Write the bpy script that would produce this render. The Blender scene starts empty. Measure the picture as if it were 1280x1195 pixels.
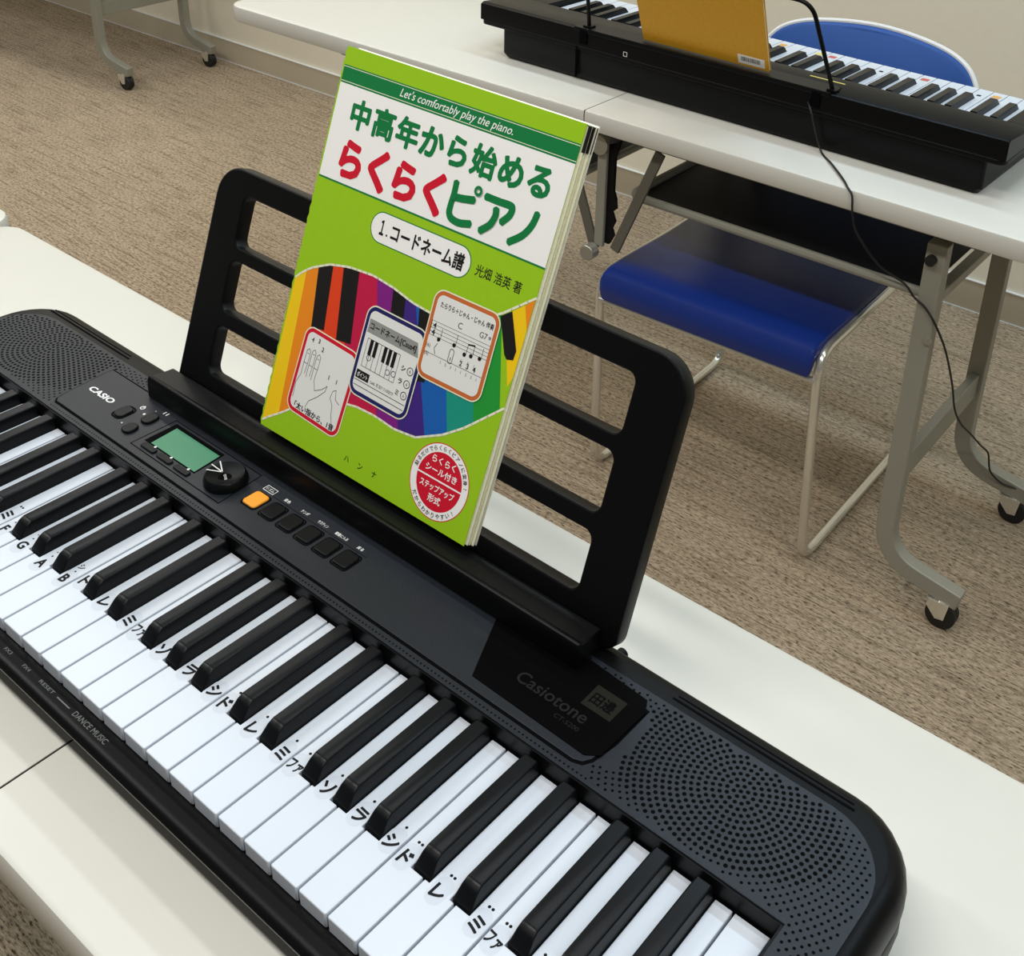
import bpy, bmesh, math, random
from mathutils import Matrix, Vector, noise

random.seed(7)
PI = math.pi
SC = bpy.context.scene
COL = SC.collection
# units below: millimetres; x along the front keyboard, y away from the player, z up from the
# front keyboard's white key tops (z = -55 table tops, z = -755 floor)
FLOOR = -755.0
TOP = -55.0

def W(p):
    return Vector((p[0] * .001, p[1] * .001, (p[2] - FLOOR) * .001))

# ------------------------------------------------------------------ camera
cam_d = bpy.data.cameras.new('camera')
cam = bpy.data.objects.new('camera', cam_d)
COL.objects.link(cam)
R = Matrix(((0.788212095540341, 0.6133826028891547, 0.04983447518061149),
            (0.30767034356276546, -0.32263969116922864, -0.8951215500546853),
            (-0.5329734065932101, 0.7208782228318859, -0.44302814324725026)))
mw = Matrix((R[0], -R[1], -R[2])).transposed().to_4x4()
mw.translation = W((1005.806, -248.588, 600.367))
cam.matrix_world = mw
cam_d.sensor_fit = 'HORIZONTAL'
cam_d.sensor_width = 36.0
cam_d.lens = 1501.425 / 1280 * 36.0
cam_d.shift_x = (640 - 768.484) / 1280
cam_d.shift_y = (310.89 - 597.5) / 1280
cam_d.clip_start = .02
SC.camera = cam

# ------------------------------------------------------------------ world, lamps, exposure
wd = bpy.data.worlds.new('world')
SC.world = wd
wd.use_nodes = True
bg = wd.node_tree.nodes['Background']
bg.inputs[0].default_value = (1.0, .98, .93, 1)
bg.inputs[1].default_value = .16

def area_lamp(name, loc, sx, sy, power, col):
    d = bpy.data.lights.new(name, 'AREA')
    d.shape = 'RECTANGLE'
    d.size = sx
    d.size_y = sy
    d.energy = power
    d.color = col
    o = bpy.data.objects.new(name, d)
    o.location = loc
    COL.objects.link(o)
    return o

COOL, WARM = (.62, .82, 1.0), (1.0, .965, .90)
for lx, col in ((-3.4, WARM), (-1.55, WARM), (.3, COOL), (2.15, COOL)):
    area_lamp('ceiling_lamp', (lx, 1.75, 2.7), 1.25, .16, 18, col)
    area_lamp('ceiling_lamp', (lx, .80, 2.7), 1.25, .16, 9, (.95, .97, .97))
    area_lamp('ceiling_lamp', (lx, -.45, 2.7), 1.25, .16, 26, (1.0, .975, .94))

vs = SC.view_settings
vs.view_transform = 'Standard'
vs.look = 'None'
vs.exposure = -0.30
vs.gamma = 1.0
vs.use_curve_mapping = False

# ------------------------------------------------------------------ materials
MATS = {}
def srgb(r, g, b):
    f = lambda c: c / 12.92 if c <= .04045 else ((c + .055) / 1.055) ** 2.4
    return (f(r / 255), f(g / 255), f(b / 255), 1)

def mat(name, col, rough=.5, metal=0, spec=.5, grain=0, gscale=300, bump=0, bscale=900):
    m = bpy.data.materials.new(name)
    m.use_nodes = True
    nt = m.node_tree
    b = nt.nodes['Principled BSDF']
    b.inputs['Base Color'].default_value = col
    b.inputs['Roughness'].default_value = rough
    b.inputs['Metallic'].default_value = metal
    b.inputs['Specular IOR Level'].default_value = spec
    tc = nt.nodes.new('ShaderNodeTexCoord')
    if grain:
        n = nt.nodes.new('ShaderNodeTexNoise')
        n.inputs['Scale'].default_value = gscale
        n.inputs['Detail'].default_value = 3
        nt.links.new(tc.outputs['Object'], n.inputs['Vector'])
        mx = nt.nodes.new('ShaderNodeMix')
        mx.data_type = 'RGBA'
        mx.inputs['A'].default_value = tuple(c * (1 - grain) for c in col[:3]) + (1,)
        mx.inputs['B'].default_value = tuple(min(1, c * (1 + grain)) for c in col[:3]) + (1,)
        nt.links.new(n.outputs['Fac'], mx.inputs['Factor'])
        nt.links.new(mx.outputs['Result'], b.inputs['Base Color'])
    if bump:
        n2 = nt.nodes.new('ShaderNodeTexNoise')
        n2.inputs['Scale'].default_value = bscale
        n2.inputs['Detail'].default_value = 2
        nt.links.new(tc.outputs['Object'], n2.inputs['Vector'])
        bp = nt.nodes.new('ShaderNodeBump')
        bp.inputs['Strength'].default_value = bump
        bp.inputs['Distance'].default_value = .0004
        nt.links.new(n2.outputs['Fac'], bp.inputs['Height'])
        nt.links.new(bp.outputs['Normal'], b.inputs['Normal'])
    MATS[name] = m
    return m

mat('table_white', srgb(208, 207, 197), .38, grain=.015, gscale=40)
mat('key_white', srgb(203, 211, 220), .28)
mat('key_black', (.0035, .0042, .005, 1), .30, spec=.17)
mat('case_black', (.003, .0032, .0035, 1), .36, spec=.13, bump=.15)
mat('panel_grey', (.0095, .0125, .0175, 1), .40, spec=.30, grain=.12, gscale=700, bump=.25)
mat('stand_black', (.0012, .0014, .0017, 1), .40, spec=.2, bump=.1)
mat('patch_black', (.0012, .0012, .0013, 1), .6, spec=.03)  # dark patch on the control plate, darkening put into the colour
mat('hole_black', (.0015, .0016, .002, 1), .8, spec=.05)
mat('button_black', (.0035, .0045, .005, 1), .34, spec=.14)
mat('orange', srgb(243, 160, 40), .4)
mat('lcd_green', srgb(64, 132, 98), .5, grain=.05, gscale=900)
mat('print_white', srgb(228, 230, 228), .6)
mat('print_dim', (.015, .015, .0145, 1), .7, spec=.05)  # model name, colour darkened along with the patch
mat('print_grey', srgb(104, 110, 106), .6)
mat('sticker_dim', (.0145, .0145, .011, 1), .7, spec=.05)  # paper label, colour darkened along with the patch
mat('ink', (.004, .004, .005, 1), .6, spec=.2)
mat('note_sticker', srgb(194, 202, 212), .4)
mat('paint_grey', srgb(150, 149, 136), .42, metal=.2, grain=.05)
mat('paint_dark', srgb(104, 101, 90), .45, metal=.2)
mat('chrome', srgb(225, 223, 212), .2, metal=.75)
mat('steel', srgb(170, 168, 156), .3, metal=.6)
mat('shelf_black', (.003, .003, .003, 1), .5, spec=.2)
mat('rubber', (.006, .006, .006, 1), .55)
mat('vinyl_blue', srgb(14, 44, 122), .38, spec=.45, grain=.06, gscale=500, bump=.2, bscale=1500)
mat('fabric_blue', srgb(20, 74, 148), .6, grain=.08, gscale=600)
mat('trim_white', srgb(222, 224, 222), .35)
mat('lime', srgb(156, 204, 22), .42, grain=.03, gscale=200)
mat('green_dark', srgb(0, 124, 62), .45)
mat('paper', srgb(252, 252, 248), .5)
mat('page_cream', srgb(240, 236, 208), .7, grain=.08, gscale=400)
mat('red', srgb(214, 10, 44), .45)
mat('card', srgb(236, 237, 232), .5)
mat('cream_line', srgb(240, 240, 212), .5)
mat('c_yellow', srgb(252, 208, 10), .45)
mat('c_orange', srgb(244, 142, 20), .45)
mat('c_vermil', srgb(232, 66, 20), .45)
mat('c_crimson', srgb(200, 16, 70), .45)
mat('c_purple', srgb(130, 24, 130), .45)
mat('c_indigo', srgb(62, 32, 128), .45)
mat('c_blue', srgb(14, 96, 180), .45)
mat('c_teal', srgb(16, 152, 130), .45)
mat('c_green', srgb(30, 154, 52), .45)
mat('c_black', srgb(14, 12, 11), .45)
mat('navy', srgb(26, 28, 96), .45)
mat('burnt', srgb(206, 108, 50), .45)
mat('grey_band', srgb(150, 152, 148), .5)
mat('kraft', srgb(212, 156, 30), .55, grain=.10, gscale=160)
mat('mark_red', srgb(190, 90, 80), .5)
mat('mark_orange', srgb(214, 160, 80), .5)
mat('mark_yellow', srgb(214, 200, 110), .5)

# carpet: loop pile with dark flecks running along the rows
m = bpy.data.materials.new('carpet'); m.use_nodes = True; MATS['carpet'] = m
nt = m.node_tree; b = nt.nodes['Principled BSDF']
b.inputs['Roughness'].default_value = .95
b.inputs['Specular IOR Level'].default_value = .1
tc = nt.nodes.new('ShaderNodeTexCoord')
def mapping(s):
    mp = nt.nodes.new('ShaderNodeMapping'); mp.inputs['Scale'].default_value = s
    mp.inputs['Rotation'].default_value = (0, 0, math.radians(-2))
    nt.links.new(tc.outputs['Object'], mp.inputs['Vector']); return mp
def nz(s, scale, detail, rough=.55):
    n = nt.nodes.new('ShaderNodeTexNoise'); n.inputs['Scale'].default_value = scale
    n.inputs['Detail'].default_value = detail; n.inputs['Roughness'].default_value = rough
    nt.links.new(mapping(s).outputs['Vector'], n.inputs['Vector']); return n
def ramp(inp, stops):
    r = nt.nodes.new('ShaderNodeValToRGB')
    while len(r.color_ramp.elements) < len(stops): r.color_ramp.elements.new(.5)
    for e, (p, c) in zip(r.color_ramp.elements, stops): e.position = p; e.color = c
    nt.links.new(inp, r.inputs['Fac']); return r
n1 = nz((1, 1, 1), 1.1, 3)
r1 = ramp(n1.outputs['Fac'], [(.3, srgb(170, 154, 131)), (.7, srgb(184, 168, 144))])
n2 = nz((85, 330, 100), 1.0, 3, .75)
r2 = ramp(n2.outputs['Fac'], [(.35, (.12, .10, .09, 1)), (.45, (.74, .72, .70, 1)), (.60, (1.12, 1.12, 1.12, 1))])
n3 = nz((7, 150, 100), 1.0, 3, .6)
r3 = ramp(n3.outputs['Fac'], [(.36, (.66, .64, .61, 1)), (.52, (1.02, 1.02, 1.02, 1))])
def mul(a, c):
    x = nt.nodes.new('ShaderNodeMix'); x.data_type = 'RGBA'; x.blend_type = 'MULTIPLY'
    x.inputs['Factor'].default_value = 1
    nt.links.new(a, x.inputs['A']); nt.links.new(c, x.inputs['B']); return x.outputs['Result']
nt.links.new(mul(mul(r1.outputs['Color'], r2.outputs['Color']), r3.outputs['Color']), b.inputs['Base Color'])
bp = nt.nodes.new('ShaderNodeBump'); bp.inputs['Strength'].default_value = .5; bp.inputs['Distance'].default_value = .003
nt.links.new(n2.outputs['Fac'], bp.inputs['Height']); nt.links.new(bp.outputs['Normal'], b.inputs['Normal'])

mat('wall_paint', srgb(230, 223, 202), .9, spec=.1, grain=.03, gscale=60, bump=.3, bscale=300)
mat('baseboard', srgb(190, 179, 156), .6, spec=.2)

# ------------------------------------------------------------------ helpers
OFF = {}          # origin (mm) of each thing's Empty, in the frame its parts are written in

def tag(o, label, cat, group=None):
    o['label'] = label
    o['category'] = cat
    if group: o['group'] = group
    return o

def thing(name, label, cat, loc, rotz=0, org=(0, 0, 0), group=None):
    o = bpy.data.objects.new(name, None)
    o.empty_display_size = .05
    COL.objects.link(o)
    o.location = W(loc)
    o.rotation_euler = (0, 0, rotz)
    OFF[o.name] = org
    return tag(o, label, cat, group)

class M:
    def __init__(s): s.v = []; s.f = []
    def add(s, verts, faces):
        n = len(s.v); s.v += [tuple(p) for p in verts]; s.f += [tuple(i + n for i in f) for f in faces]; return s
    def box(s, x0, x1, y0, y1, z0, z1):
        return s.add([(x0, y0, z0), (x1, y0, z0), (x1, y1, z0), (x0, y1, z0), (x0, y0, z1), (x1, y0, z1), (x1, y1, z1), (x0, y1, z1)],
                     [(0, 3, 2, 1), (4, 5, 6, 7), (0, 1, 5, 4), (1, 2, 6, 5), (2, 3, 7, 6), (3, 0, 4, 7)])
    def loft(s, rings, cap0=True, cap1=True):
        n = len(rings[0]); V = [p for r in rings for p in r]; F = []
        for k in range(len(rings) - 1):
            for i in range(n):
                j = (i + 1) % n
                F.append((k * n + i, k * n + j, (k + 1) * n + j, (k + 1) * n + i))
        if cap0: F.append(tuple(reversed(range(n))))
        if cap1: F.append(tuple((len(rings) - 1) * n + i for i in range(n)))
        return s.add(V, F)
    def cyl(s, c, axis, r, h, n=20, r2=None):
        a = Vector(axis).normalized(); t = Vector((1, 0, 0)) if abs(a.x) < .9 else Vector((0, 1, 0))
        u = a.cross(t).normalized(); w = a.cross(u); c = Vector(c)
        r2 = r if r2 is None else r2
        rings = [[tuple(c + a * hh + (u * math.cos(2 * PI * i / n) + w * math.sin(2 * PI * i / n)) * rr) for i in range(n)]
                 for hh, rr in ((0, r), (h, r2))]
        return s.loft(rings)
    def tube(s, pts, r, n=10):
        P = [Vector(p) for p in pts]; rings = []; u = None
        for i, p in enumerate(P):
            d = (P[min(i + 1, len(P) - 1)] - P[max(i - 1, 0)]).normalized()
            if u is None:
                t = Vector((0, 0, 1)) if abs(d.z) < .9 else Vector((1, 0, 0))
                u = d.cross(t).normalized()
            else:
                u = (u - d * u.dot(d)).normalized()
            w = d.cross(u)
            rings.append([tuple(p + (u * math.cos(2 * PI * k / n) + w * math.sin(2 * PI * k / n)) * r) for k in range(n)])
        return s.loft(rings)
    def xf(s, fn):
        s.v = [tuple(fn(*p)) for p in s.v]; return s
    def mesh(s, name, material, smooth=None, org=(0, 0, 0)):
        me = bpy.data.meshes.new(name)
        me.from_pydata([((x - org[0]) * .001, (y - org[1]) * .001, (z - org[2]) * .001) for x, y, z in s.v], [], s.f)
        bm = bmesh.new(); bm.from_mesh(me); bmesh.ops.recalc_face_normals(bm, faces=bm.faces) if smooth != 'flat2d' else None
        bm.to_mesh(me); bm.free()
        me.materials.append(MATS[material])
        if smooth and smooth != 'flat2d':
            me.shade_auto(smooth) if hasattr(me, 'shade_auto') else None
            for p in me.polygons: p.use_smooth = True
            try: me.set_sharp_from_angle(angle=math.radians(35))
            except Exception: pass
        me.update()
        return me
    def build(s, name, material, parent=None, smooth=True, bevel=0, seg=2, ang=35):
        org = OFF.get(parent.name, None) if parent else (0, 0, FLOOR)
        if org is None: org = OFF.get(parent.parent.name) if parent.parent else (0, 0, 0)
        o = bpy.data.objects.new(name, s.mesh(name, material, smooth, org))
        COL.objects.link(o)
        if parent: o.parent = parent
        if bevel: add_bevel(o, bevel, seg, ang)
        return o

def add_bevel(o, width, seg=2, ang=35):
    md = o.modifiers.new('bevel', 'BEVEL'); md.width = width * .001; md.segments = seg
    md.limit_method = 'ANGLE'; md.angle_limit = math.radians(ang)

def inst(name, me, parent, loc_mm):
    o = bpy.data.objects.new(name, me); COL.objects.link(o); o.parent = parent
    o.location = (loc_mm[0] * .001, loc_mm[1] * .001, loc_mm[2] * .001)
    return o

def rrect(x0, x1, y0, y1, r, n=6):
    rs = r if isinstance(r, (list, tuple)) else [r] * 4     # corners: x1y0, x1y1, x0y1, x0y0
    P = []
    for (cx, cy, a0, rr) in ((x1 - rs[0], y0 + rs[0], -90, rs[0]), (x1 - rs[1], y1 - rs[1], 0, rs[1]),
                             (x0 + rs[2], y1 - rs[2], 90, rs[2]), (x0 + rs[3], y0 + rs[3], 180, rs[3])):
        for i in range(n + 1):
            a = math.radians(a0 + 90 * i / n)
            P.append((cx + rr * math.cos(a), cy + rr * math.sin(a)))
    return P

def prism(m, P, z0, z1, fn=None):
    n = len(P)
    V = [(x, y, z0) for x, y in P] + [(x, y, z1) for x, y in P]
    F = [tuple(reversed(range(n))), tuple(range(n, 2 * n))] + [(i, (i + 1) % n, n + (i + 1) % n, n + i) for i in range(n)]
    if fn: V = [fn(*p) for p in V]
    return m.add(V, F)

def offset_poly(P, d):
    n = len(P); out = []
    for i in range(n):
        a = Vector(P[i - 1]); b_ = Vector(P[i]); c = Vector(P[(i + 1) % n])
        n1 = Vector(((b_ - a).y, -(b_ - a).x)).normalized(); n2 = Vector(((c - b_).y, -(c - b_).x)).normalized()
        nn = (n1 + n2).normalized(); out.append(tuple(b_ + nn * d / max(.4, nn.dot(n1))))
    return out

def slab(m, P, z0, z1, bev, clamp=None, fn=None):
    """prism of a CCW outline with rounded top and bottom edges"""
    R_ = []
    for dz, ins in ((0, 1), (.3, .3), (1, 0)):
        R_.append((z0 + dz * bev, ins * bev))
    for dz, ins in ((1, 0), (.3, .3), (0, 1)):
        R_.append((z1 - dz * bev, ins * bev))
    rings = []
    for z, ins in R_:
        Q = offset_poly(P, -ins)
        if clamp: Q = [clamp(p, q) for p, q in zip(P, Q)]
        rings.append([(x, y, z) if not fn else fn(x, y, z) for x, y in Q])
    return m.loft(rings)

def flat(m, P, z, fn=None):
    V = [(x, y, z) for x, y in P]
    if fn: V = [fn(*p) for p in V]
    return m.add(V, [tuple(range(len(P)))])

def curve_mesh(cu):
    o = bpy.data.objects.new('tmp', cu)
    me = bpy.data.meshes.new_from_object(o)
    v = [tuple(p.co) for p in me.vertices]; f = [tuple(p.vertices) for p in me.polygons]
    bpy.data.objects.remove(o); bpy.data.meshes.remove(me); bpy.data.curves.remove(cu)
    return v, f

def plate(outer, holes=(), t=0, bevel=0):
    """outline with holes -> verts (z 0..t) and faces"""
    cu = bpy.data.curves.new('tmp', 'CURVE'); cu.dimensions = '2D'; cu.fill_mode = 'BOTH' if t else 'FRONT'
    for L in [outer] + list(holes):
        sp = cu.splines.new('POLY'); sp.points.add(len(L) - 1); sp.use_cyclic_u = True
        for p, (x, y) in zip(sp.points, L): p.co = (x * .01, y * .01, 0, 1)
    if t:
        cu.extrude = (t / 2 - bevel) * .01
        cu.bevel_depth = bevel * .01; cu.bevel_resolution = 1; cu.offset = -bevel * .01
    v, f = curve_mesh(cu)
    return [(x * 100, y * 100, z * 100 + t / 2) for x, y, z in v], f

TXT = {}
def text2d(body, bold=0, shear=0):
    """glyph outlines as flat triangles; bold = stroke growth, made by stacking shifted copies"""
    k = (body, bold, shear)
    if k not in TXT:
        cu = bpy.data.curves.new('tmp', 'FONT'); cu.body = body; cu.size = 1; cu.shear = shear
        cu.resolution_u = 3; cu.fill_mode = 'FRONT'
        v, f = curve_mesh(cu)
        V = []; F = []
        nd = 0 if not bold else (6 if bold < .02 else 8 if bold < .035 else 14)
        for dx, dy in [(0, 0)] + [(bold * math.cos(2 * PI * i / nd), bold * math.sin(2 * PI * i / nd)) for i in range(nd)]:
            b0 = len(V); V += [(p[0] + dx, p[1] + dy, len(V) // max(1, len(v)) * .012) for p in v]; F += [tuple(i + b0 for i in t) for t in f]
        xs = [p[0] for p in V]; ys = [p[1] for p in V]
        TXT[k] = (V, F, (min(xs), max(xs), min(ys), max(ys)))
    return TXT[k]

def text_box(m, body, x0, y0, x1, y1, z, fn=None, bold=0, shear=0, rot=0):
    v, f, (a, b_, c, d) = text2d(body, bold, shear)
    sx = (x1 - x0) / max(1e-6, b_ - a); sy = (y1 - y0) / max(1e-6, d - c)
    V = [(x0 + (x - a) * sx, y0 + (y - c) * sy, z + dz) for x, y, dz in v]
    if fn: V = [fn(*p) for p in V]
    return m.add(V, f)

def text_at(m, body, cx, cy, size, z, fn=None, bold=0, shear=0, rot=0, wide=1):
    v, f, (a, b_, c, d) = text2d(body, bold, shear)
    mx, my = (a + b_) / 2, (c + d) / 2; ca, sa = math.cos(rot), math.sin(rot)
    V = []
    for x, y, dz in v:
        p, q = (x - mx) * size * wide, (y - my) * size
        V.append((cx + p * ca - q * sa, cy + p * sa + q * ca, z + dz))
    if fn: V = [fn(*p) for p in V]
    return m.add(V, f)

def stroke(m, pts, w, z, fn=None):
    """flat ink line through 2D points"""
    for (ax, ay), (bx, by) in zip(pts, pts[1:]):
        L = math.hypot(bx - ax, by - ay) or 1; nx, ny = -(by - ay) / L * w / 2, (bx - ax) / L * w / 2
        ex, ey = (bx - ax) / L * w * .3, (by - ay) / L * w * .3
        V = [(ax - ex - nx, ay - ey - ny, z), (bx + ex - nx, by + ey - ny, z), (bx + ex + nx, by + ey + ny, z), (ax - ex + nx, ay - ey + ny, z)]
        if fn: V = [fn(*p) for p in V]
        m.add(V, [(0, 1, 2, 3)])
    return m

def disc(m, cx, cy, r, z, n=24, fn=None):
    return flat(m, [(cx + r * math.cos(2 * PI * i / n), cy + r * math.sin(2 * PI * i / n)) for i in range(n)], z, fn)

def ring(m, cx, cy, r0, r1, z, n=32, fn=None):
    V = [(cx + r * math.cos(2 * PI * i / n), cy + r * math.sin(2 * PI * i / n), z) for r in (r0, r1) for i in range(n)]
    if fn: V = [fn(*p) for p in V]
    return m.add(V, [(i, (i + 1) % n, n + (i + 1) % n, n + i) for i in range(n)])

def copy_tree(o, parent=None):
    c = o.copy(); COL.objects.link(c); c.parent = parent
    for ch in list(o.children): copy_tree(ch, c)
    return c

def smooth_path(pts, n=8):
    P = [Vector(p) for p in pts]; out = []
    for i in range(len(P) - 1):
        p0 = P[max(i - 1, 0)]; p1 = P[i]; p2 = P[i + 1]; p3 = P[min(i + 2, len(P) - 1)]
        for k in range(n):
            t = k / n
            out.append(.5 * ((2 * p1) + (p2 - p0) * t + (2 * p0 - 5 * p1 + 4 * p2 - p3) * t * t + (3 * p1 - p0 - 3 * p2 + p3) * t ** 3))
    out.append(P[-1]); return out

def fillet(pts, r, n=6):
    P = [Vector(p) for p in pts]; out = [P[0]]
    for i in range(1, len(P) - 1):
        a = (P[i - 1] - P[i]); b_ = (P[i + 1] - P[i]); rr = min(r, a.length * .45, b_.length * .45)
        p0 = P[i] + a.normalized() * rr; p2 = P[i] + b_.normalized() * rr
        for k in range(n + 1):
            t = k / n; out.append(p0 * (1 - t) ** 2 + P[i] * 2 * t * (1 - t) + p2 * t * t)
    out.append(P[-1]); return out

# ------------------------------------------------------------------ the setting
def struct(o): o['kind'] = 'structure'; return o
m = M(); m.box(-5200, 3200, -2600, 2420, FLOOR - 20, FLOOR)
f = struct(m.build('floor', 'carpet', smooth=False)); f['label'] = 'beige brown loop carpet with dark flecks'
yw = math.radians(1.99)
def wl(u, d, z):   # wall frame: u along the wall from (320, 2290), d into the wall
    return (320 + u * math.cos(yw) - d * math.sin(yw), 2290 + u * math.sin(yw) + d * math.cos(yw), z)
m = M(); m.box(-5600, 3000, 0, 90, FLOOR, FLOOR + 2700); m.xf(wl)
f = struct(m.build('wall_back', 'wall_paint', smooth=False)); f['label'] = 'plain warm grey wall behind the tables'
m = M(); m.box(-5600, 3000, -7, -.2, FLOOR + .5, FLOOR + 78); m.xf(wl)
f = struct(m.build('baseboard_back', 'baseboard', smooth=False)); f['label'] = 'tan baseboard with thin pale edges'
for z0, z1 in ((FLOOR + 78, FLOOR + 80.5), (FLOOR + .3, FLOOR + 2.8)):
    m = M(); m.box(-5600, 3000, -9, -.2, z0, z1); m.xf(wl)
    m.build('edge_strip', 'trim_white', smooth=False).parent = f

# ------------------------------------------------------------------ folding tables
def make_table(label, loc, rotz, half, rad, group, detail=True, front_hinge=True):
    """local frame: u along, seam at u=0; w from front edge 0 to 450; z from floor"""
    t = thing('folding_table', label, 'table', (loc[0], loc[1], FLOOR), rotz, (0, 0, 0), group)
    post = half - 300
    for s in (-1, 1):
        post = half - 300 if s > 0 else half - 324
        P = rrect(.9, half, 0, 450, [rad, rad, .5, .5])
        P = [(s * x, y) for x, y in P]
        if s < 0: P.reverse()
        m = M(); slab(m, P, 667, 700, 5.5, lambda p, q: (p[0], q[1]) if abs(p[0]) < 4 else q)
        m.build('tabletop', 'table_white', t)
        for w in (70, 380):
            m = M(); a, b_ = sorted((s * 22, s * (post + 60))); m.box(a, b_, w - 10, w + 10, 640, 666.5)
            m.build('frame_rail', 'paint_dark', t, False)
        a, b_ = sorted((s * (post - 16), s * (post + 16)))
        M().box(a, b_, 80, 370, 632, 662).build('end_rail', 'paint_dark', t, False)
        a, b_ = sorted((s * (post - 9), s * (post + 9)))
        M().box(a, b_, 63, 369, 537, 553).build('shelf_end_rail', 'paint_grey', t, False, 2)
        for w, sg in ((50, 1), (382, -1)):
            # leg: straight post bending out to a foot
            hw = 15
            cl = [(post, 640)] + [(post, 190)]
            cl = fillet([Vector((post, 640, 0)), Vector((post, 88, 0)), Vector((post + 136, 62, 0))], 125, 12)
            left = []; right = []
            for i, p in enumerate(cl):
                d = (cl[min(i + 1, len(cl) - 1)] - cl[max(i - 1, 0)]).normalized()
                nrm = Vector((-d.y, d.x, 0))
                left.append(p + nrm * hw); right.append(p - nrm * hw)
            O2 = [(s * p.x, p.y) for p in left] + [(s * p.x, p.y) for p in reversed(right)]
            m = M(); prism(m, O2, w - 12, w + 12, lambda x, y, z: (x, z, y))
            leg = m.build('leg', 'paint_grey', t, True, 2)
            M().cyl((s * (post - 4), w - 12 if sg > 0 else w + 12, 616), (0, -sg, 0), 8, 9, 14).build('knob', 'rubber', leg)
            M().cyl((s * (post + 12), w - 12 if sg > 0 else w + 12, 490), (0, -sg, 0), 6, 4, 12).build('bolt', 'steel', leg)
            cx = s * (post + 112)
            m = M(); m.cyl((cx, w, 25), (0, 1, 0), 25, 11, 24); m.cyl((cx, w, 25), (0, -1, 0), 25, 11, 24)
            m.build('caster_wheel', 'rubber', leg, True, 2)
            m = M(); m.cyl((cx, w, 49), (0, 0, 1), 13, 6, 16)
            for q in (-1, 1):
                F = [(cx - s * 24, 40), (cx - s * 20, 52), (cx + s * 12, 53), (cx + s * 8, 22), (cx - s * 6, 20)]
                if s > 0: F.reverse()
                prism(m, F, w + q * 13.5 - 1.5, w + q * 13.5 + 1.5, lambda x, y, z: (x, z, y))
            m.box(min(cx - s * 24, cx + s * 12), max(cx - s * 24, cx + s * 12), w - 14, w + 14, 51, 53)
            m.build('caster_fork', 'chrome', leg)
        a, b_ = sorted((s * (post - 8), s * (post + 8)))
        M().box(a, b_, 61, 371, 222, 268).build('crossbar', 'paint_grey', t, False, 2)
        if detail:
            # shelf: black panel in a tube frame
            a, b_ = sorted((s * 68, s * (post - 18)))
            sh = M().box(a, b_, 66, 330, 546, 549).build('shelf', 'shelf_black', t, False)
            pts = fillet([(s * (post - 14), 60, 550), (s * 58, 60, 550), (s * 58, 336, 550), (s * (post - 14), 336, 550)], 28, 8)
            M().tube(pts, 7.5, 10).build('shelf_rail', 'paint_grey', sh)
            for u in (s * 150, s * (post - 90)):
                M().box(u - 8, u + 8, 320, 324, 548, 640).build('shelf_hanger', 'paint_dark', sh, False)
    M().box(-.85, .85, 1, 449, 668, 699.2).build('seam_strip', 'hole_black', t, False)
    if detail:
        for w, sg in ((30, 1), (424, -1)) if front_hinge else ((424, -1),):
            h = M().box(12, 30, w - 4, w + 4, 455, 652).build('hinge_post', 'paint_grey', t, False, 1.5)
            M().cyl((19, w - 6 * sg, 640), (0, -sg, 0), 17, 6, 20).build('pivot_disc', 'steel', h)
            M().cyl((12, w - 5 * sg, 446), (0, -sg, 0), 14, 20, 24).build('locking_knob', 'steel', h, True, 2)
            prof = [(30, 640), (52, 652), (48, 636), (43, 620), (43, 560), (48, 548), (50, 530), (42, 522), (49, 506), (43, 492), (48, 480), (39, 462), (30, 462)]
            m = M(); prism(m, prof, w + 2, w + 8, lambda x, y, z: (x, z, y)); m.build('locking_plate', 'shelf_black', h, False)
            for s in (-1, 1):
                P = [(52, 455), (130, 652)] if s > 0 else [(10, 446), (-66, 652)]
                d = Vector((P[1][0] - P[0][0], P[1][1] - P[0][1])).normalized(); nx, ny = -d.y * 9, d.x * 9
                Q = [(P[0][0] - nx, P[0][1] - ny), (P[1][0] - nx, P[1][1] - ny), (P[1][0] + nx, P[1][1] + ny), (P[0][0] + nx, P[0][1] + ny)]
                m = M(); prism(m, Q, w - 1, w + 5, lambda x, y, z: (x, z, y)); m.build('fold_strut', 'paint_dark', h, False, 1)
        for s in (-1, 1):
            for w in (40, 400):
                pass
    return t

G_T = 'white folding tables on casters'
rear_table = make_table('white folding table carrying the far keyboard turned to the wall', (-125, 1178), math.radians(2.05), 893, 40, G_T)
front_table = make_table('white folding table in the foreground under the near keyboard', (405, -76), math.radians(.52), 771, 34, G_T, True, False)
next_table = make_table('white table of which only a rounded corner shows at the left edge', (-1268.5, -78), math.radians(.4), 900, 34, G_T, False)
far_table = make_table('folding table by the wall at top left, only its curved legs and casters in view', (-3209, 1681), math.radians(3.9), 892, 40, G_T, False)

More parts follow.
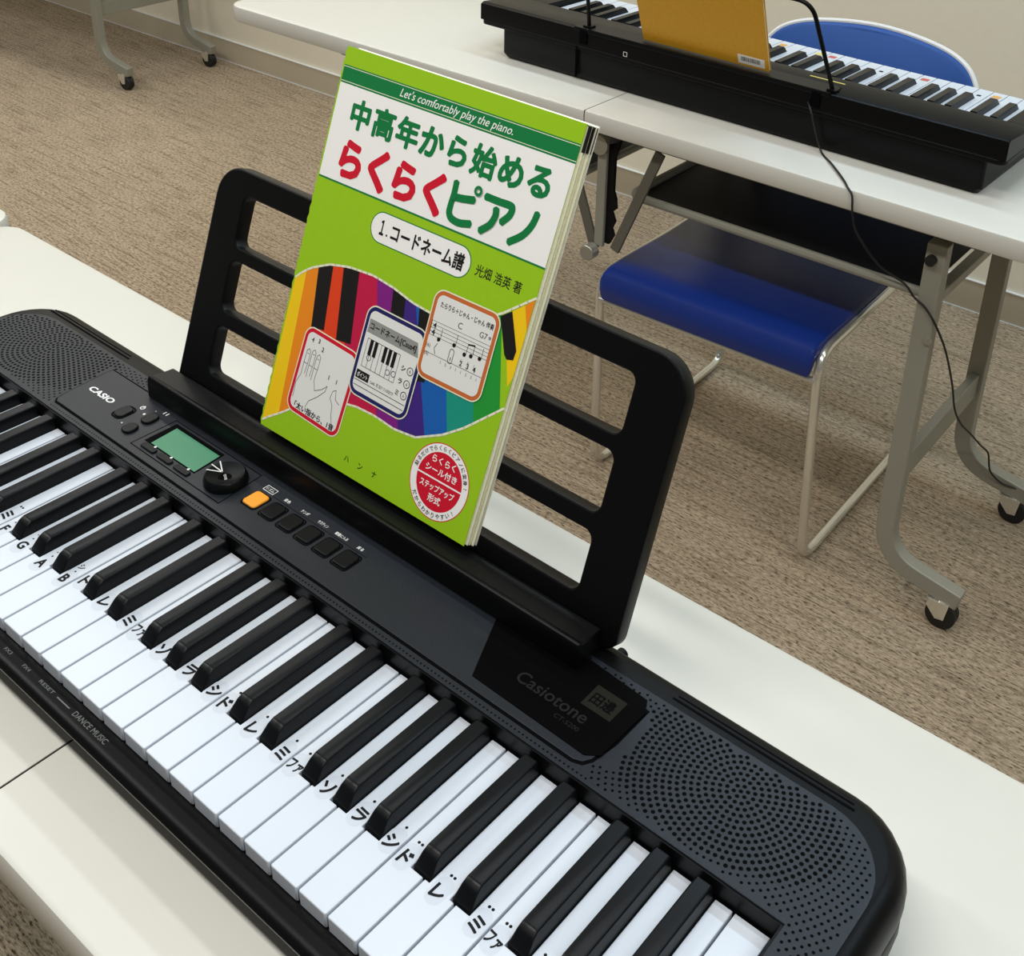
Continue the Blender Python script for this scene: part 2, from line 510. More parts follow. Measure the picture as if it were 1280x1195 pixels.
# ------------------------------------------------------------------ piano keys (shared meshes)
PW = 23.5
BLK = {0: -3.2, 1: 3.2, 3: -4.2, 4: 0.0, 5: 4.2}          # black key right of white note i, offset from the boundary
KL, KN = 140.0, 49.0                                       # white key length, notch depth
BW = 14.6                                                  # notch width for a black key
def white_outline(note, last=False):
    x0, x1 = .75, PW - .75
    rb = BLK.get(note) if not last else None               # black on the right
    lb = BLK.get((note - 1) % 7) if note != 0 and note != 3 else None
    P = [(x0 + .8, 0), (x1 - .8, 0), (x1, .8)]
    if rb is not None:
        xr = PW + rb - BW / 2; P += [(x1, KN - 1), (xr, KN - 1), (xr, KL)]
    else:
        P += [(x1, KL)]
    if lb is not None:
        xl = lb + BW / 2; P += [(xl, KL), (xl, KN - 1), (x0, KN - 1)]
    else:
        P += [(x0, KL)]
    P += [(x0, .8)]
    return P
WHITE = {}
for nt_ in list(range(7)) + [7]:
    P = white_outline(nt_ % 7, nt_ == 7)
    m = M(); prism(m, P, -11.3, 0)
    WHITE[nt_] = m.mesh('white_key', 'key_white', True)
def black_mesh(ht, L):
    m = M()
    b0, t0 = 6.75, 5.15
    V = [(-b0, 0, -8), (b0, 0, -8), (b0, L, -8), (-b0, L, -8),
         (-b0, .5, 0), (b0, .5, 0), (b0, L, 0), (-b0, L, 0),
         (-t0 - .2, 6.5, ht - 2.2), (t0 + .2, 6.5, ht - 2.2), (t0, L, ht), (-t0, L, ht),
         (-t0, 10.5, ht), (t0, 10.5, ht)]
    F = [(0, 3, 2, 1), (0, 1, 5, 4), (1, 2, 6, 5), (2, 3, 7, 6), (3, 0, 4, 7), (4, 5, 9, 8), (8, 9, 13, 12), (12, 13, 10, 11),
         (5, 6, 10, 13, 9), (7, 4, 8, 12, 11), (6, 7, 11, 10)]
    return m.add(V, F).mesh('black_key', 'key_black', True)
BLACK = black_mesh(9.8, 139.5 - KN)

def add_keys(parent, ox, oy, oz, bevel=True):
    """36 white and 25 black keys, C to C; ox.. = local mm of the left front key-top corner"""
    whites = []
    for k in range(36):
        n = k % 7 if k < 35 else 7
        o = inst('white_key', WHITE[n], parent, (ox + k * PW, oy, oz))
        if bevel: add_bevel(o, .9, 2, 40)
        whites.append(o)
    for k in range(35):
        if k % 7 in BLK:
            o = inst('black_key', BLACK, parent, (ox + (k + 1) * PW + BLK[k % 7], oy + KN, oz))
            if bevel: add_bevel(o, 1.1, 2, 20)
    return whites

# ------------------------------------------------------------------ near keyboard
KO = (423, 116, TOP)
kb = thing('portable_keyboard', 'near black portable keyboard with note letters written on its white keys', 'keyboard', (423, 116, TOP), 0, KO)
X0, X1, Y0, Y1 = -46, 892.5, -16, 247
def tray(z, ins, fi=None): return [(x, y, z) for x, y in rrect(X0 + ins, X1 - ins, Y0 + (ins if fi is None else fi), Y1 - ins, [22 - ins * .5, 52 - ins, 52 - ins, 22 - ins * .5], 8)]
def ushape(z, ins):
    P = rrect(X0 + ins, X1 - ins, Y0 + 1, Y1 - ins, [10, 52 - ins, 52 - ins, 10], 8)
    P = [(849, Y0 + 1)] + P + [(-3, Y0 + 1), (-3, 141.5), (849, 141.5)]
    return [(x, y, z) for x, y in P]
m = M()
m.loft([tray(z, i, f_) for z, i, f_ in ((-52, 5, 22), (-45, 2, 15), (-27, 0, 4), (-20, .3, .6), (-17, 1, 0), (-14.6, 2.5, 1.2), (-13.2, 4.5, 3.6), (-12.6, 7, 6.5))])
m.loft([ushape(z, i) for z, i in ((-13, .2), (-5, 0), (1, 1), (6, 3.4), (9.5, 6.6), (11.6, 10), (12.4, 13.5))])
body = m.build('body', 'case_black', kb, True)
for fx, fy in ((20, 20), (826, 20), (20, 210), (826, 210)):
    M().cyl((fx, fy, TOP + .1), (0, 0, 1), 10, 3.2, 16).build('rubber_foot', 'rubber', body)
# top panel, U shaped, slightly proud
P = rrect(-33, 879.5, 10, 223, [8, 44, 44, 8], 8)
P = [(850.5, 10)] + P + [(-4.5, 10), (-4.5, 142.6), (850.5, 142.6)]
v, fc = plate(P, (), 1.6, .4)
panel = M().add([(x, y, z + 11.9) for x, y, z in v], fc).build('top_panel', 'panel_grey', kb, True)
PZ = 13.5
# raised control plate with a black groove round it
CP = [(136, 151), (700, 151), (706, 153), (709, 158), (712, 176), (712, 208), (127, 208), (127, 200), (131, 160), (132.5, 154)]
def grow(P, d):
    n = len(P); out = []
    for i in range(n):
        a = Vector(P[i - 1]); b_ = Vector(P[i]); c = Vector(P[(i + 1) % n])
        n1 = Vector(((b_ - a).y, -(b_ - a).x)).normalized(); n2 = Vector(((c - b_).y, -(c - b_).x)).normalized()
        nn = (n1 + n2).normalized(); out.append(tuple(b_ + nn * d / max(.4, nn.dot(n1))))
    return out
m = M(); prism(m, grow(CP, 1.9), PZ - .5, PZ + .12); m.build('groove', 'hole_black', kb, False)
v, fc = plate(CP, (), 1.2, .3)
M().add([(x, y, z + PZ - .1) for x, y, z in v], fc).build('control_plate', 'panel_grey', kb, True)
CZ = PZ + 1.1
# dotted line and speaker perforations
holes = M()
def dot(x, y, r, z=PZ + .05, n=7): disc(holes, x, y, r, z, n)
x = 136
while x < 716: dot(x, 145.6, .75); x += 3.25
strip = holes.build('dotted_line', 'hole_black', panel, 'flat2d'); strip['kind'] = 'stuff'
def speaker(cx, cy, inside, big):
    global holes
    holes = M()
    for i in range(0, 42):
        r = i * 4.15
        n = max(1, int(round(2 * PI * r / 4.15)))
        for k in range(n):
            a = 2 * PI * (k + .5 * (i % 2)) / n
            px, py = cx + r * math.cos(a), cy + r * math.sin(a)
            if inside(px, py): dot(px, py, 1.42 if big(px, py) else .98)
    g = holes.build('speaker_holes', 'hole_black', panel, 'flat2d'); g['kind'] = 'stuff'
def rin(x, y):
    if x > 876 or y > 220 or y < 14: return False
    if x < 849 + 3.5 and y < 146.5: return False
    if x < (717 + (215 - y) * .12 if y > 158 else 711): return y > 211 and x > 650
    q = 40
    if x > 879 - q and y > 222 - q and math.hypot(x - (879 - q), y - (222 - q)) > q - 3: return False
    return True
def lin(x, y):
    if x < -29 or y > 220 or y < 14: return False
    if x > -7 and y < 146.5: return False
    if x > 122 + (205 - y) * .13: return y > 210.5 and x < 200
    q = 40
    if x < -33 + q and y > 222 - q and math.hypot(x - (-33 + q), y - (222 - q)) > q - 3: return False
    return True
speaker(789, 197, rin, lambda x, y: ((x - 779) / 78) ** 2 + ((y - 190) / 42) ** 2 < 1)
speaker(53, 199, lin, lambda x, y: ((x - 56) / 84) ** 2 + ((y - 192) / 44) ** 2 < 1)
for a, b_ in ((-12, 118), (718, 846)):
    m = M(); m.box(a, b_, 228.4, 230, 12.0, 12.7); m.box(a + 2, b_ - 2, 232.2, 233.2, 12.0, 12.6); m.build('bass_port', 'hole_black', kb, False)
# screen unit
fr = [(234, 157.5), (349, 157.5), (345.5, 199.5), (234, 199.5)]
v, fc = plate(grow(fr, .5), [list(reversed(grow(fr, -.5)))], 0)
M().add([(x, y, CZ + .06) for x, y, z in v], fc).build('unit_outline', 'hole_black', kb, 'flat2d')
m = M(); prism(m, [(238.5, 167), (305, 167), (302.5, 197), (238.5, 197)], CZ - .2, CZ + .15); lcdw = m.build('screen_window', 'hole_black', kb, False)
m = M(); prism(m, [(246, 168.2), (303.5, 168.2), (301, 193.3), (244, 193.3)], CZ, CZ + .3); m.build('screen', 'lcd_green', lcdw, False)
for bx_ in (251, 272.5, 295):
    m = M(); prism(m, rrect(bx_ - 9, bx_ + 9, 160.2, 165.6, 2), CZ - .3, CZ + 1.5)
    bt = m.build('screen_button', 'button_black', kb, True, .6)
    m = M(); text_at(m, '♦', bx_ + 2.5, 167.0, 3.2, CZ + .34, bold=.01); m.build('button_mark', 'print_white', bt, 'flat2d')
# dial
m = M(); pr = [(17, CZ - .5), (17, CZ + 3), (15.6, CZ + 7.2), (14.6, CZ + 8), (12.4, CZ + 7.2), (5.5, CZ + 5.6), (.3, CZ + 5.4)]
m.loft([[(331 + r * math.cos(2 * PI * i / 40), 177.5 + r * math.sin(2 * PI * i / 40), z) for i in range(40)] for r, z in pr])
dial = m.build('dial', 'button_black', kb, True)
m = M(); m.cyl((333, 175.5, CZ + 5.3), (0, 0, 1), 5.2, .5, 24); m.build('dial_cap', 'hole_black', dial)
m = M()
for (ax, ay) in ((317.5, 170.5), (315, 177), (316.5, 183.5)): stroke(m, [(ax, ay), (329, 176.5)], .9, CZ + 8.3)
m.build('dial_mark', 'print_white', dial, 'flat2d')
m = M()
for i, ch in enumerate('田目囲'): text_at(m, ch, 331 + i * 2.2, 177 - i * 1.2, 2.3, CZ + 6.0, rot=.9)
m.build('dial_print', 'print_white', dial, 'flat2d')
# power button and volume rocker
v, fc = plate(rrect(184.5, 199.5, 168.5, 187.5, 5.5), [list(reversed(rrect(186, 198, 170, 186, 4.5)))], 0)
M().add([(x, y, CZ + .05) for x, y, z in v], fc).build('power_ring', 'hole_black', kb, 'flat2d')
m = M(); prism(m, rrect(186.3, 197.7, 170.4, 185.6, 4.5), CZ - .5, CZ + 1.6); m.build('power_button', 'button_black', kb, True, .8)
for y0, y1 in ((161.5, 176), (179, 195)):
    m = M(); prism(m, rrect(211, 222.5, y0, y1 - 1.5, 5), CZ - .5, CZ + 2.2); m.build('volume_button', 'button_black', kb, True, .9)
m = M(); text_box(m, 'CASIO', 138.5, 177.2, 172.5, 183.6, CZ + .1, bold=.035); m.build('lettering', 'print_white', kb, 'flat2d')
m = M(); ring(m, 197.6, 192, 1.5, 2.4, CZ + .1, 20); stroke(m, [(197.6, 192), (197.6, 194.8)], .7, CZ + .12)
disc(m, 206.5, 187.5, 1.2, CZ + .1, 10); disc(m, 210, 196.2, .5, CZ + .1, 8); disc(m, 204, 168.5, .9, CZ + .1, 4)
text_at(m, '▮▮', 219.5, 199.6, 3.6, CZ + .1)
m.build('panel_symbols', 'print_white', kb, 'flat2d')
# six push buttons
for i in range(6):
    bx_ = 367 + i * 20.3
    v, fc = plate(rrect(bx_ - 8.7, bx_ + 8.7, 168.5, 187.5, 3.5), [list(reversed(rrect(bx_ - 7.6, bx_ + 7.6, 169.6, 186.4, 3)))], 0)
    M().add([(x, y, CZ + .05) for x, y, z in v], fc).build('button_recess', 'hole_black', kb, 'flat2d')
    m = M(); prism(m, rrect(bx_ - 7.3, bx_ + 7.3, 170, 186, 3), CZ - .5, CZ + 1.8)
    pb = m.build('push_button', 'orange' if i == 0 else 'button_black', kb, True, 1.0)
    if i == 0: pb['label'] = 'orange push button'
m = M(); stroke(m, [(372, 189.2), (477, 189.2)], .5, CZ + .06); m.build('button_line', 'hole_black', kb, 'flat2d')
m = M()
for i, (tx, w_) in enumerate((('リズム', 9), ('音色', 6.5), ('テンポ', 8), ('サスティン', 11), ('鍵盤に入る', 13), ('戻る', 6))):
    cx = 365 + i * 20.4
    text_box(m, tx, cx - w_ / 2, 191.4, cx + w_ / 2, 194.6, CZ + .08, bold=.02)
v, fc = plate(rrect(359, 371, 190, 196, .6), [list(reversed(rrect(359.5, 370.5, 190.5, 195.5, .5)))], 0)
m.add([(x, y, CZ + .08) for x, y, z in v], fc)
m.build('button_captions', 'print_white', kb, 'flat2d')
# added dark patch; the darkening is put into patch, name and label colours
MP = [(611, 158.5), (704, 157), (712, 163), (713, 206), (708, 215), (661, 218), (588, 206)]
m = M(); prism(m, MP, CZ - .3, CZ + .45); mp = m.build('dark_patch', 'patch_black', kb, False)
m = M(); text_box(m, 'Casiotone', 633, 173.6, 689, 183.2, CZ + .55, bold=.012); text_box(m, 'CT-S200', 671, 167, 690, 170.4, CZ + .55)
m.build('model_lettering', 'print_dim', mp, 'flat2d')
m = M(); prism(m, [(677.5, 186), (700.5, 186), (700.5, 204.5), (677, 204.8)], CZ + .4, CZ + .6); m.build('paper_label', 'sticker_dim', mp, False)
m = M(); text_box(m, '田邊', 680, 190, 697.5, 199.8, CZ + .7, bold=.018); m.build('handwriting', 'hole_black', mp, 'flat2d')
# front rail print
m = M()
for tx, a, b_ in (('FX3', 341, 349), ('FX4', 364, 372), ('RESET', 384.5, 401), ('DANCE MUSIC', 425, 461)):
    text_box(m, tx, a, -8.6 if b_ > 420 else -7.8, b_, -4.8 if b_ > 420 else -5.4, -12.5)
stroke(m, [(405.5, -6.8), (419.5, -6.8)], .8, -12.5)
m.build('rail_lettering', 'print_grey', kb, 'flat2d')
# plug stub at the back
m = M(); m.cyl((662, 245, -3), (0, 1, 0), 4.2, 7, 16); m.build('power_plug', 'case_black', kb, True, .6)
# keys and handwritten note letters
wk = add_keys(kb, 0 - KO[0], 0 - KO[1], 0 - KO[2])
NOTES = {9: ('ミ', 2, 58), 10: ('F', 0, 48), 11: ('G', 0, 47), 12: ('A', 0, 46), 13: ('B', 0, 48), 14: ('ト', 0, 56), 15: ('レ', 0, 53), 16: ('ミ', 0, 54),
         17: ('ファ', 0, 53), 18: ('ソ', 0, 53), 19: ('ラ', 0, 54), 20: ('シ', 0, 54), 21: ('ド', 1, 53), 22: ('レ', 1, 52), 23: ('ミ', 1, 52), 24: ('ファ', 1, 51),
         25: ('ソ', 1, 53), 26: ('ラ', 1, 53), 27: ('シ', 1, 53), 28: ('ド', 2, 51), 29: ('レ', 2, 48), 30: ('ミ', 2, 48), 31: ('ファ', 2, 47), 32: ('ソ', 2, 47)}
for k, (tx, dots, ty) in NOTES.items():
    n = k % 7
    lo = (BLK[n - 1] + BW / 2) if (n not in (0, 3)) else 1
    hi = (PW + BLK[n] - BW / 2) if n in BLK else PW - 1
    cx = (lo + hi) / 2
    rnd = random.Random(k)
    m = M(); flat(m, rrect(cx - 5.6, cx + 5.6, ty - 9, ty + 9, 5), .05)
    st = inst('note_sticker', m.mesh('note_sticker', 'note_sticker', 'flat2d'), wk[k], (0, 0, 0))
    m = M(); sz = 10.8 if len(tx) == 1 else 9.0
    if tx.isascii(): sz = 10.5
    text_at(m, tx, cx + rnd.uniform(-.4, .4), ty - (1 if dots else 0), sz, .12, bold=.036, rot=rnd.uniform(-.12, .12), wide=1 if len(tx) == 1 else .66)
    for d in range(dots): disc(m, cx + (d - (dots - 1) / 2) * 2.6, ty + 10.5, .95, .12, 10)
    if tx.isascii():
        disc(m, cx - .5, ty + 8.5, .75, .12, 8)
        if tx == 'B': text_at(m, 'シ', cx - 1, ty + 14, 6, .12, bold=.02)
        else: disc(m, cx - 1.5, ty + 13, .6, .12, 8); disc(m, cx + .6, ty + 13.6, .6, .12, 8)
    inst('note_letter', m.mesh('note_letter', 'ink', 'flat2d'), wk[k], (0, 0, 0))

# ------------------------------------------------------------------ music stand of the near keyboard
TH = math.radians(20)
def SP(x, v, d):        # stand plane: x along, v up the plate, d towards the player
    return (x, 226 + v * math.sin(TH) - d * math.cos(TH), 13 + v * math.cos(TH) + d * math.sin(TH))
ms = thing('music_stand', 'black plastic music stand with long slots plugged into the near keyboard', 'music stand', (431, 226, 14), 0, (431, 226, 14))
holes_ = []
for a, b_ in ((143, 185.5), (87.5, 131), (31.5, 74)):
    holes_.append(list(reversed(rrect(228, 631, a, b_, 7))))
v, fc = plate(rrect(192, 670, 5.2, 206, [11, 27, 27, 6], 8), holes_, 13, 1.6)
M().add([SP(x, y, z - 13) for x, y, z in v], fc).build('back_plate', 'stand_black', ms, True)
# ledge: sloping shelf with a front lip
def led(x): 
    return [(x, 204.5, 14.9), (x, 205.5, 31), (x, 207, 34.5), (x, 209.5, 34.6), (x, 211, 32.5), (x, 231, 31), (x, 229, 14.9)]
m = M(); m.loft([led(186), led(658)]); m.build('ledge', 'stand_black', ms, True, 1.0)

# ------------------------------------------------------------------ song book
bk = thing('song_book', 'lime green piano lesson book with white title band leaning on the music stand', 'book', (430, 222, 31), 0, (430, 222, 31))
BQ = ((315.5, 21.6), (539.5, 22.5), (319.4, 330.2), (550.8, 329.6))
BT = 10.0
def BP(s, t, d):        # cover frame: s 0..229, t 0..307 mm, d out of the cover
    a, b_ = s / 229, t / 307
    x = BQ[0][0] * (1 - a) * (1 - b_) + BQ[1][0] * a * (1 - b_) + BQ[2][0] * (1 - a) * b_ + BQ[3][0] * a * b_
    v = BQ[0][1] * (1 - a) * (1 - b_) + BQ[1][1] * a * (1 - b_) + BQ[2][1] * (1 - a) * b_ + BQ[3][1] * a * b_
    return SP(x, v, BT + d)
def cover_outline(a, b_):
    P = [(a, 0), (229, 0), (229, 307), (a, 307)]
    n = 70
    P += [(a - b_ * (1 + math.sin(i * PI)) - b_ * (i % 2), 307 - 307 * i / n) for i in range(1, n)]
    return P
m = M(); m.box(2, 228.4, 1.2, 305.5, -9.2, -.6); m.xf(lambda x, y, z: BP(x + (3.6 * min(1, -z / 5) if x > 200 else 0), y, z)); pg = m.build('pages', 'page_cream', bk, False)
for i in range(5):
    m = M(); m.box(225, 228.9 + .5 * ((i * 7) % 3) + 3.4 * min(1, (8.5 - i * 1.65) / 5), .8, 305.8, -8.6 + i * 1.65, -8.45 + i * 1.65); m.xf(BP); m.build('page_edge', 'cream_line', pg, False)
for i in range(3):
    m = M(); m.box(224, 229.6 + 3.2 * min(1, (8 - i * 2.6) / 5), 288, 305.9, -8.2 + i * 2.6, -7.0 + i * 2.6); m.xf(BP); m.build('index_tab', 'c_black', pg, False)
m = M(); m.box(.6, 232.5, 0, 307, -9.9, -9.3); m.xf(BP); m.build('back_cover', 'paper', bk, False)
m = M(); prism(m, cover_outline(0, .9), -.6, 0, BP); m.build('front_cover', 'lime', bk, False)
LY = .05
def pr(name, matname, m): return m.build(name, matname, bk, 'flat2d')
m = M(); flat(m, [(.2, 279.6), (229, 279.6), (229, 293.2), (.2, 293.2)], LY, BP); pr('title_band', 'green_dark', m)
m = M()
for y in (281.2, 292.0): flat(m, [(.2, y - .25), (229, y - .25), (229, y + .25), (.2, y + .25)], LY * 2, BP)
pr('band_line', 'cream_line', m)
m = M(); text_box(m, "Let's comfortably play the piano.", 62.5, 281.9, 172.5, 290.2, LY * 2, BP, bold=.004, shear=.28); pr('band_lettering', 'paper', m)
m = M(); flat(m, [(.2, 206.6), (229, 206.6), (229, 279.6), (.2, 279.6)], LY, BP); pr('title_field', 'paper', m)
m = M(); flat(m, [(.2, 205.8), (229, 205.8), (229, 207.2), (.2, 207.2)], LY * 2, BP); pr('field_line', 'green_dark', m)
m = M()
for i, ch in enumerate('中高年から始める'): text_at(m, ch, 29 + i * 25.15, 260.3, 23.2 if i < 3 or i == 5 else 24.5, LY * 2, BP, bold=.040)
def brush(m, pts, w, z, fn):
    """round-ended thick stroke; every piece a hair above the last"""
    P = [(p.x, p.y) for p in smooth_path([(x, y, 0) for x, y in pts], 5)]
    for k, (a, b_) in enumerate(zip(P, P[1:])):
        stroke(m, [a, b_], w, z + k * .012, fn); disc(m, b_[0], b_[1], w / 2, z + k * .012 + .006, 14, fn)
    disc(m, P[0][0], P[0][1], w / 2, z + .2, 14, fn)
for k, q in enumerate(([(135.6, 238.9), (136.0, 231.1), (135.6, 223.2), (136.1, 217.6), (139.7, 214.2), (147.1, 213.4), (156.1, 215.3)], [(136.6, 229.4), (145.7, 230.6), (154.2, 232.2)],
          [(165.5, 237.9), (175.8, 237.8), (186.2, 238.0), (189.1, 236.3), (188.3, 231.3), (183.8, 225.7)], [(176.3, 231.5), (176.8, 227.2), (174.4, 220.6), (168.0, 214.6)],
          [(210.5, 238.6), (208.7, 230.4), (203.4, 221.9), (194.4, 214.7)])):
    brush(m, q, 5.4, LY * 2 + .4 * (k % 2), BP)
ring(m, 157.2, 239.6, 1.6, 3.7, LY * 2 + .9, 24, BP)
pr('title_lettering', 'green_dark', m)
m = M()
for i, ch in enumerate('らくらく'): text_at(m, ch, 30 + i * 29, 226.2, 31.5 if i % 2 == 0 else 33, LY * 2, BP, bold=.052)
pr('red_title_lettering', 'red', m)
m = M(); flat(m, rrect(65.5, 167.5, 175.8, 199.6, 11.8, 10), LY, BP); pr('pill_outline', 'green_dark', m)
m = M(); flat(m, rrect(66.3, 166.7, 176.6, 198.8, 11, 10), LY * 2, BP); pr('pill', 'paper', m)
m = M(); text_box(m, '１', 75.5, 182.2, 80, 193.6, LY * 3, BP, bold=.03); disc(m, 83.5, 183.6, .9, LY * 3, 10, BP); text_box(m, 'コードネーム譜', 87.5, 181.2, 161, 194.2, LY * 3, BP, bold=.026); pr('pill_lettering', 'c_black', m)
m = M(); text_box(m, '光畑 浩英 著', 172.5, 183.2, 215, 191.6, LY, BP, bold=.008); pr('author_lettering', 'c_black', m)
# rainbow keyboard ribbon
WT = [(0, 124), (2, 126), (14.8, 136), (34, 145), (54.6, 149.7), (81, 151.7), (103, 149.7), (125, 145.6), (145, 144.3), (165, 147), (185, 154), (205, 166), (229, 185.5)]
WB = [(0, 4.5), (19, 17), (35, 29), (60, 42), (80, 50), (96.6, 53), (116, 53.8), (138, 52), (160, 54.4), (184, 66.5), (201, 79), (229, 105)]
def ip(T, x):
    for (a, ya), (b_, yb) in zip(T, T[1:]):
        if x <= b_: return ya + (yb - ya) * max(0, x - a) / (b_ - a)
    return T[-1][1]
def band(t0, t1, b0, b1, matname, name='ribbon_stripe', lay=1, n=8):
    m = M()
    top = [(t0 + (t1 - t0) * i / n,) for i in range(n + 1)]
    P = [(b0 + (b1 - b0) * i / n, ip(WB, b0 + (b1 - b0) * i / n)) for i in range(n + 1)]
    P += [(t1 + (t0 - t1) * i / n, ip(WT, t1 + (t0 - t1) * i / n)) for i in range(n + 1)]
    flat(m, P, LY * lay, BP); pr(name, matname, m)
BD = [(0.3, 0.3), (11, 17), (30, 44), (58, 78), (85, 118), (108, 142), (128, 168), (158, 187), (184, 207), (205, 226)]
for (a, c), (b_, d), mt in zip(BD, BD[1:], ('c_yellow', 'c_orange', 'c_vermil', 'c_crimson', 'c_purple', 'c_indigo', 'c_blue', 'c_teal', 'c_green')):
    band(a, b_, c, d, mt)
for a, b_, sl in ((23, 38, 7), (49, 66, 10), (103, 117, 11), (132, 144, 12)):
    m = M(); n = 5
    P = [(a + sl, 93), (b_ + sl * .9, 95)] + [(b_ + (a - b_) * i / n, ip(WT, b_ + (a - b_) * i / n) - .6) for i in range(n + 1)]
    flat(m, P, LY * 2, BP); pr('ribbon_black_key', 'c_black', m)
m = M(); flat(m, [(213, 170.5), (219, 139), (226.5, 120), (229, 128), (229, 162), (222, 178)], LY, BP); pr('ribbon_stripe', 'c_yellow', m)
m = M(); flat(m, [(222, 178), (229, 162), (229, 184.5)], LY * 2, BP); pr('ribbon_stripe', 'c_orange', m)
m = M(); flat(m, [(204.5, 164), (213, 170.5), (225.5, 146), (225, 139), (219.5, 137.5), (216.5, 140)], LY * 3, BP); pr('ribbon_black_key', 'c_black', m)
for T in (WT, WB):
    m = M(); stroke(m, [(max(.8, x), y) for x, y in [(229 * i / 40, ip(T, 229 * i / 40)) for i in range(41)]], 1.7, LY * 4, BP); pr('ribbon_edge', 'cream_line', m)

def card(cx, cy, w, h, rot, edge, lay):
    ca, sa = math.cos(rot), math.sin(rot)
    def fn(x, y, z): return BP(cx + x * ca - y * sa, cy + x * sa + y * ca, z)
    for ins, mt, nm, k in ((-1, 'cream_line', 'card_halo', 0), (0, edge, 'card_border', 1), (3, 'card', 'card_field', 2)):
        m = M(); flat(m, rrect(-w / 2 + ins, w / 2 - ins, -h / 2 + ins, h / 2 - ins, max(2, 8.5 - ins), 6), LY * (lay + k), fn); pr(nm, mt, m)
    return fn, LY * (lay + 3)
# hands card
fn, z = card(55.5, 57.5, 61, 69, math.radians(-3), 'red', 5)
m = M()
def ink(pts, w=.45): stroke(m, pts, w, z, fn)
for fx, top in ((-22, 20), (-16, 21.5), (-10, 20)):
    ink([(fx - 2, -4), (fx - 2.2, 10), (fx - 2, top - 4), (fx, top - 2), (fx + 2, top - 4), (fx + 2.2, 10), (fx + 1.6, -2)])
    ink([(fx - 2, 6), (fx + 2, 6)]); ink([(fx - 1, top - 6), (fx + 1, top - 6)])
ink([(-24, -4), (-27, -12), (-26, -24)]); ink([(-8.5, -2), (-5, -10), (2, -6), (7, -1), (6, -6), (0, -13), (-8, -20), (-10, -26)])
ink([(14, -2), (13, -8), (17, -12), (19, -20), (24, -30)]); ink([(14, -2), (17, 0), (19, -7), (24, -9)])
for tx, a, b_ in (('4', -21, 26), ('3', -14, 27.5), ('2', -8, 23), ('1', 6, 6), ('1', 15, 6)): text_at(m, tx, a, b_, 5, z, fn, bold=.02)
text_box(m, '「太い指から、1音', -22, -31, 25, -25.5, z, fn, bold=.025)
pr('hand_drawing', 'c_black', m)
# chord card
fn, z = card(115.5, 96, 62, 69, math.radians(-1), 'navy', 9)
m = M(); flat(m, [(-27, 14), (27.5, 14), (24, 24.5), (-27, 24.5)], z, fn); pr('card_band', 'grey_band', m)
z += LY
m = M(); text_box(m, 'コードネーム[Csus4]', -25, 16, 24, 22.5, z, fn, bold=.02)
for i in range(8): ink([(-24 + i * 5, -12), (-24 + i * 5, 10)], .35)
ink([(-24, -12), (11, -12)], .4); ink([(-24, 10), (11, 10)], .4)
for i in (0, 1, 3, 4, 5): flat(m, [(-21 + i * 5, -2), (-17.6 + i * 5, -2), (-17.6 + i * 5, 10), (-21 + i * 5, 10)], z, fn)
for a, b_ in ((-18.5, -4), (3, -7), (9, -6)): ring(m, a, b_, 1.9, 2.4, z, 16, fn)
for tx, b_ in (('シ', 2), ('ラ', -8), ('ミ', -17)):
    text_at(m, tx, 17, b_, 5, z, fn, bold=.02)
    ring(m, 24, b_, 2.6, 3.2, z, 16, fn); text_at(m, '6', 24, b_, 3.4, z, fn)
flat(m, [(-27, -22), (-13, -22), (-13, -15.5), (-27, -15.5)], z, fn)
for y in (-23.5, -27.5): ink([(-27, y), (27, y)], .5)
text_box(m, 'Csus4は、第三音がソファの和音です', -11, -21.5, 14, -18.5, z, fn)
pr('chord_drawing', 'c_black', m)
m = M(); text_box(m, 'ポイント', -25.5, -20.8, -14.5, -16.8, z + LY, fn, bold=.01); pr('card_caption', 'paper', m)
# score card
fn, z = card(175.5, 131.5, 62, 65, math.radians(.5), 'burnt', 13)
m = M(); text_box(m, 'たらりら＋じゃん・じゃん 伴奏', -24, 20.5, 27, 25, z, fn, bold=.018)
text_at(m, 'C', -2, 14, 6.5, z, fn); text_at(m, 'G7', 20, 14.5, 6, z, fn); text_at(m, '※', 26, 14.5, 5, z, fn)
for i in range(5): ink([(-28, 9.5 - i * 2.6), (28, 9.5 - i * 2.6)], .3)
ink([(-28, 9.5), (-28, -1)], .6)
text_at(m, '4', -24.5, 6.5, 6, z, fn, bold=.02); text_at(m, '4', -24.5, 1.5, 6, z, fn, bold=.02)
ink([(-28, -14), (28, -14)], .35)
for a, b_ in ((-18, -2), (-3, -1), (8, -4), (14, -3), (22, -2)):
    disc(m, a, b_, 1.6, z, 12, fn); ink([(a + 1.4, b_), (a + 1.4, b_ + 8)], .45)
ink([(9.4, 4), (15.4, 5)], 1.2)
for i, (tx, tk) in enumerate((('2', 'シ'), ('3', 'ド'), ('4', 'レ'))):
    text_at(m, tk, 7 + i * 6.5, -9, 3.2, z, fn); text_at(m, tx, 7 + i * 6.5, -13.5 + 2.5, 5.2, z, fn, bold=.02)
for i in range(8): text_at(m, '1531'[i % 4], -11 + i * 5, -17, 3.2, z, fn)
v, fc = plate(rrect(-5.5, -1, -15, -4, 2), [list(reversed(rrect(-5, -1.5, -14.5, -4.5, 1.6)))], 0)
m.add([fn(x, y, z) for x, y, _ in v], fc); text_at(m, '1', -3.2, -11.5, 4, z, fn, bold=.02)
ink([(-18, -5), (-20, -9), (-18, -13)], .5); text_at(m, '(6)', -26, -9, 4, z, fn); text_at(m, '(6)', -26, -15, 4, z, fn)
pr('score_drawing', 'c_black', m)
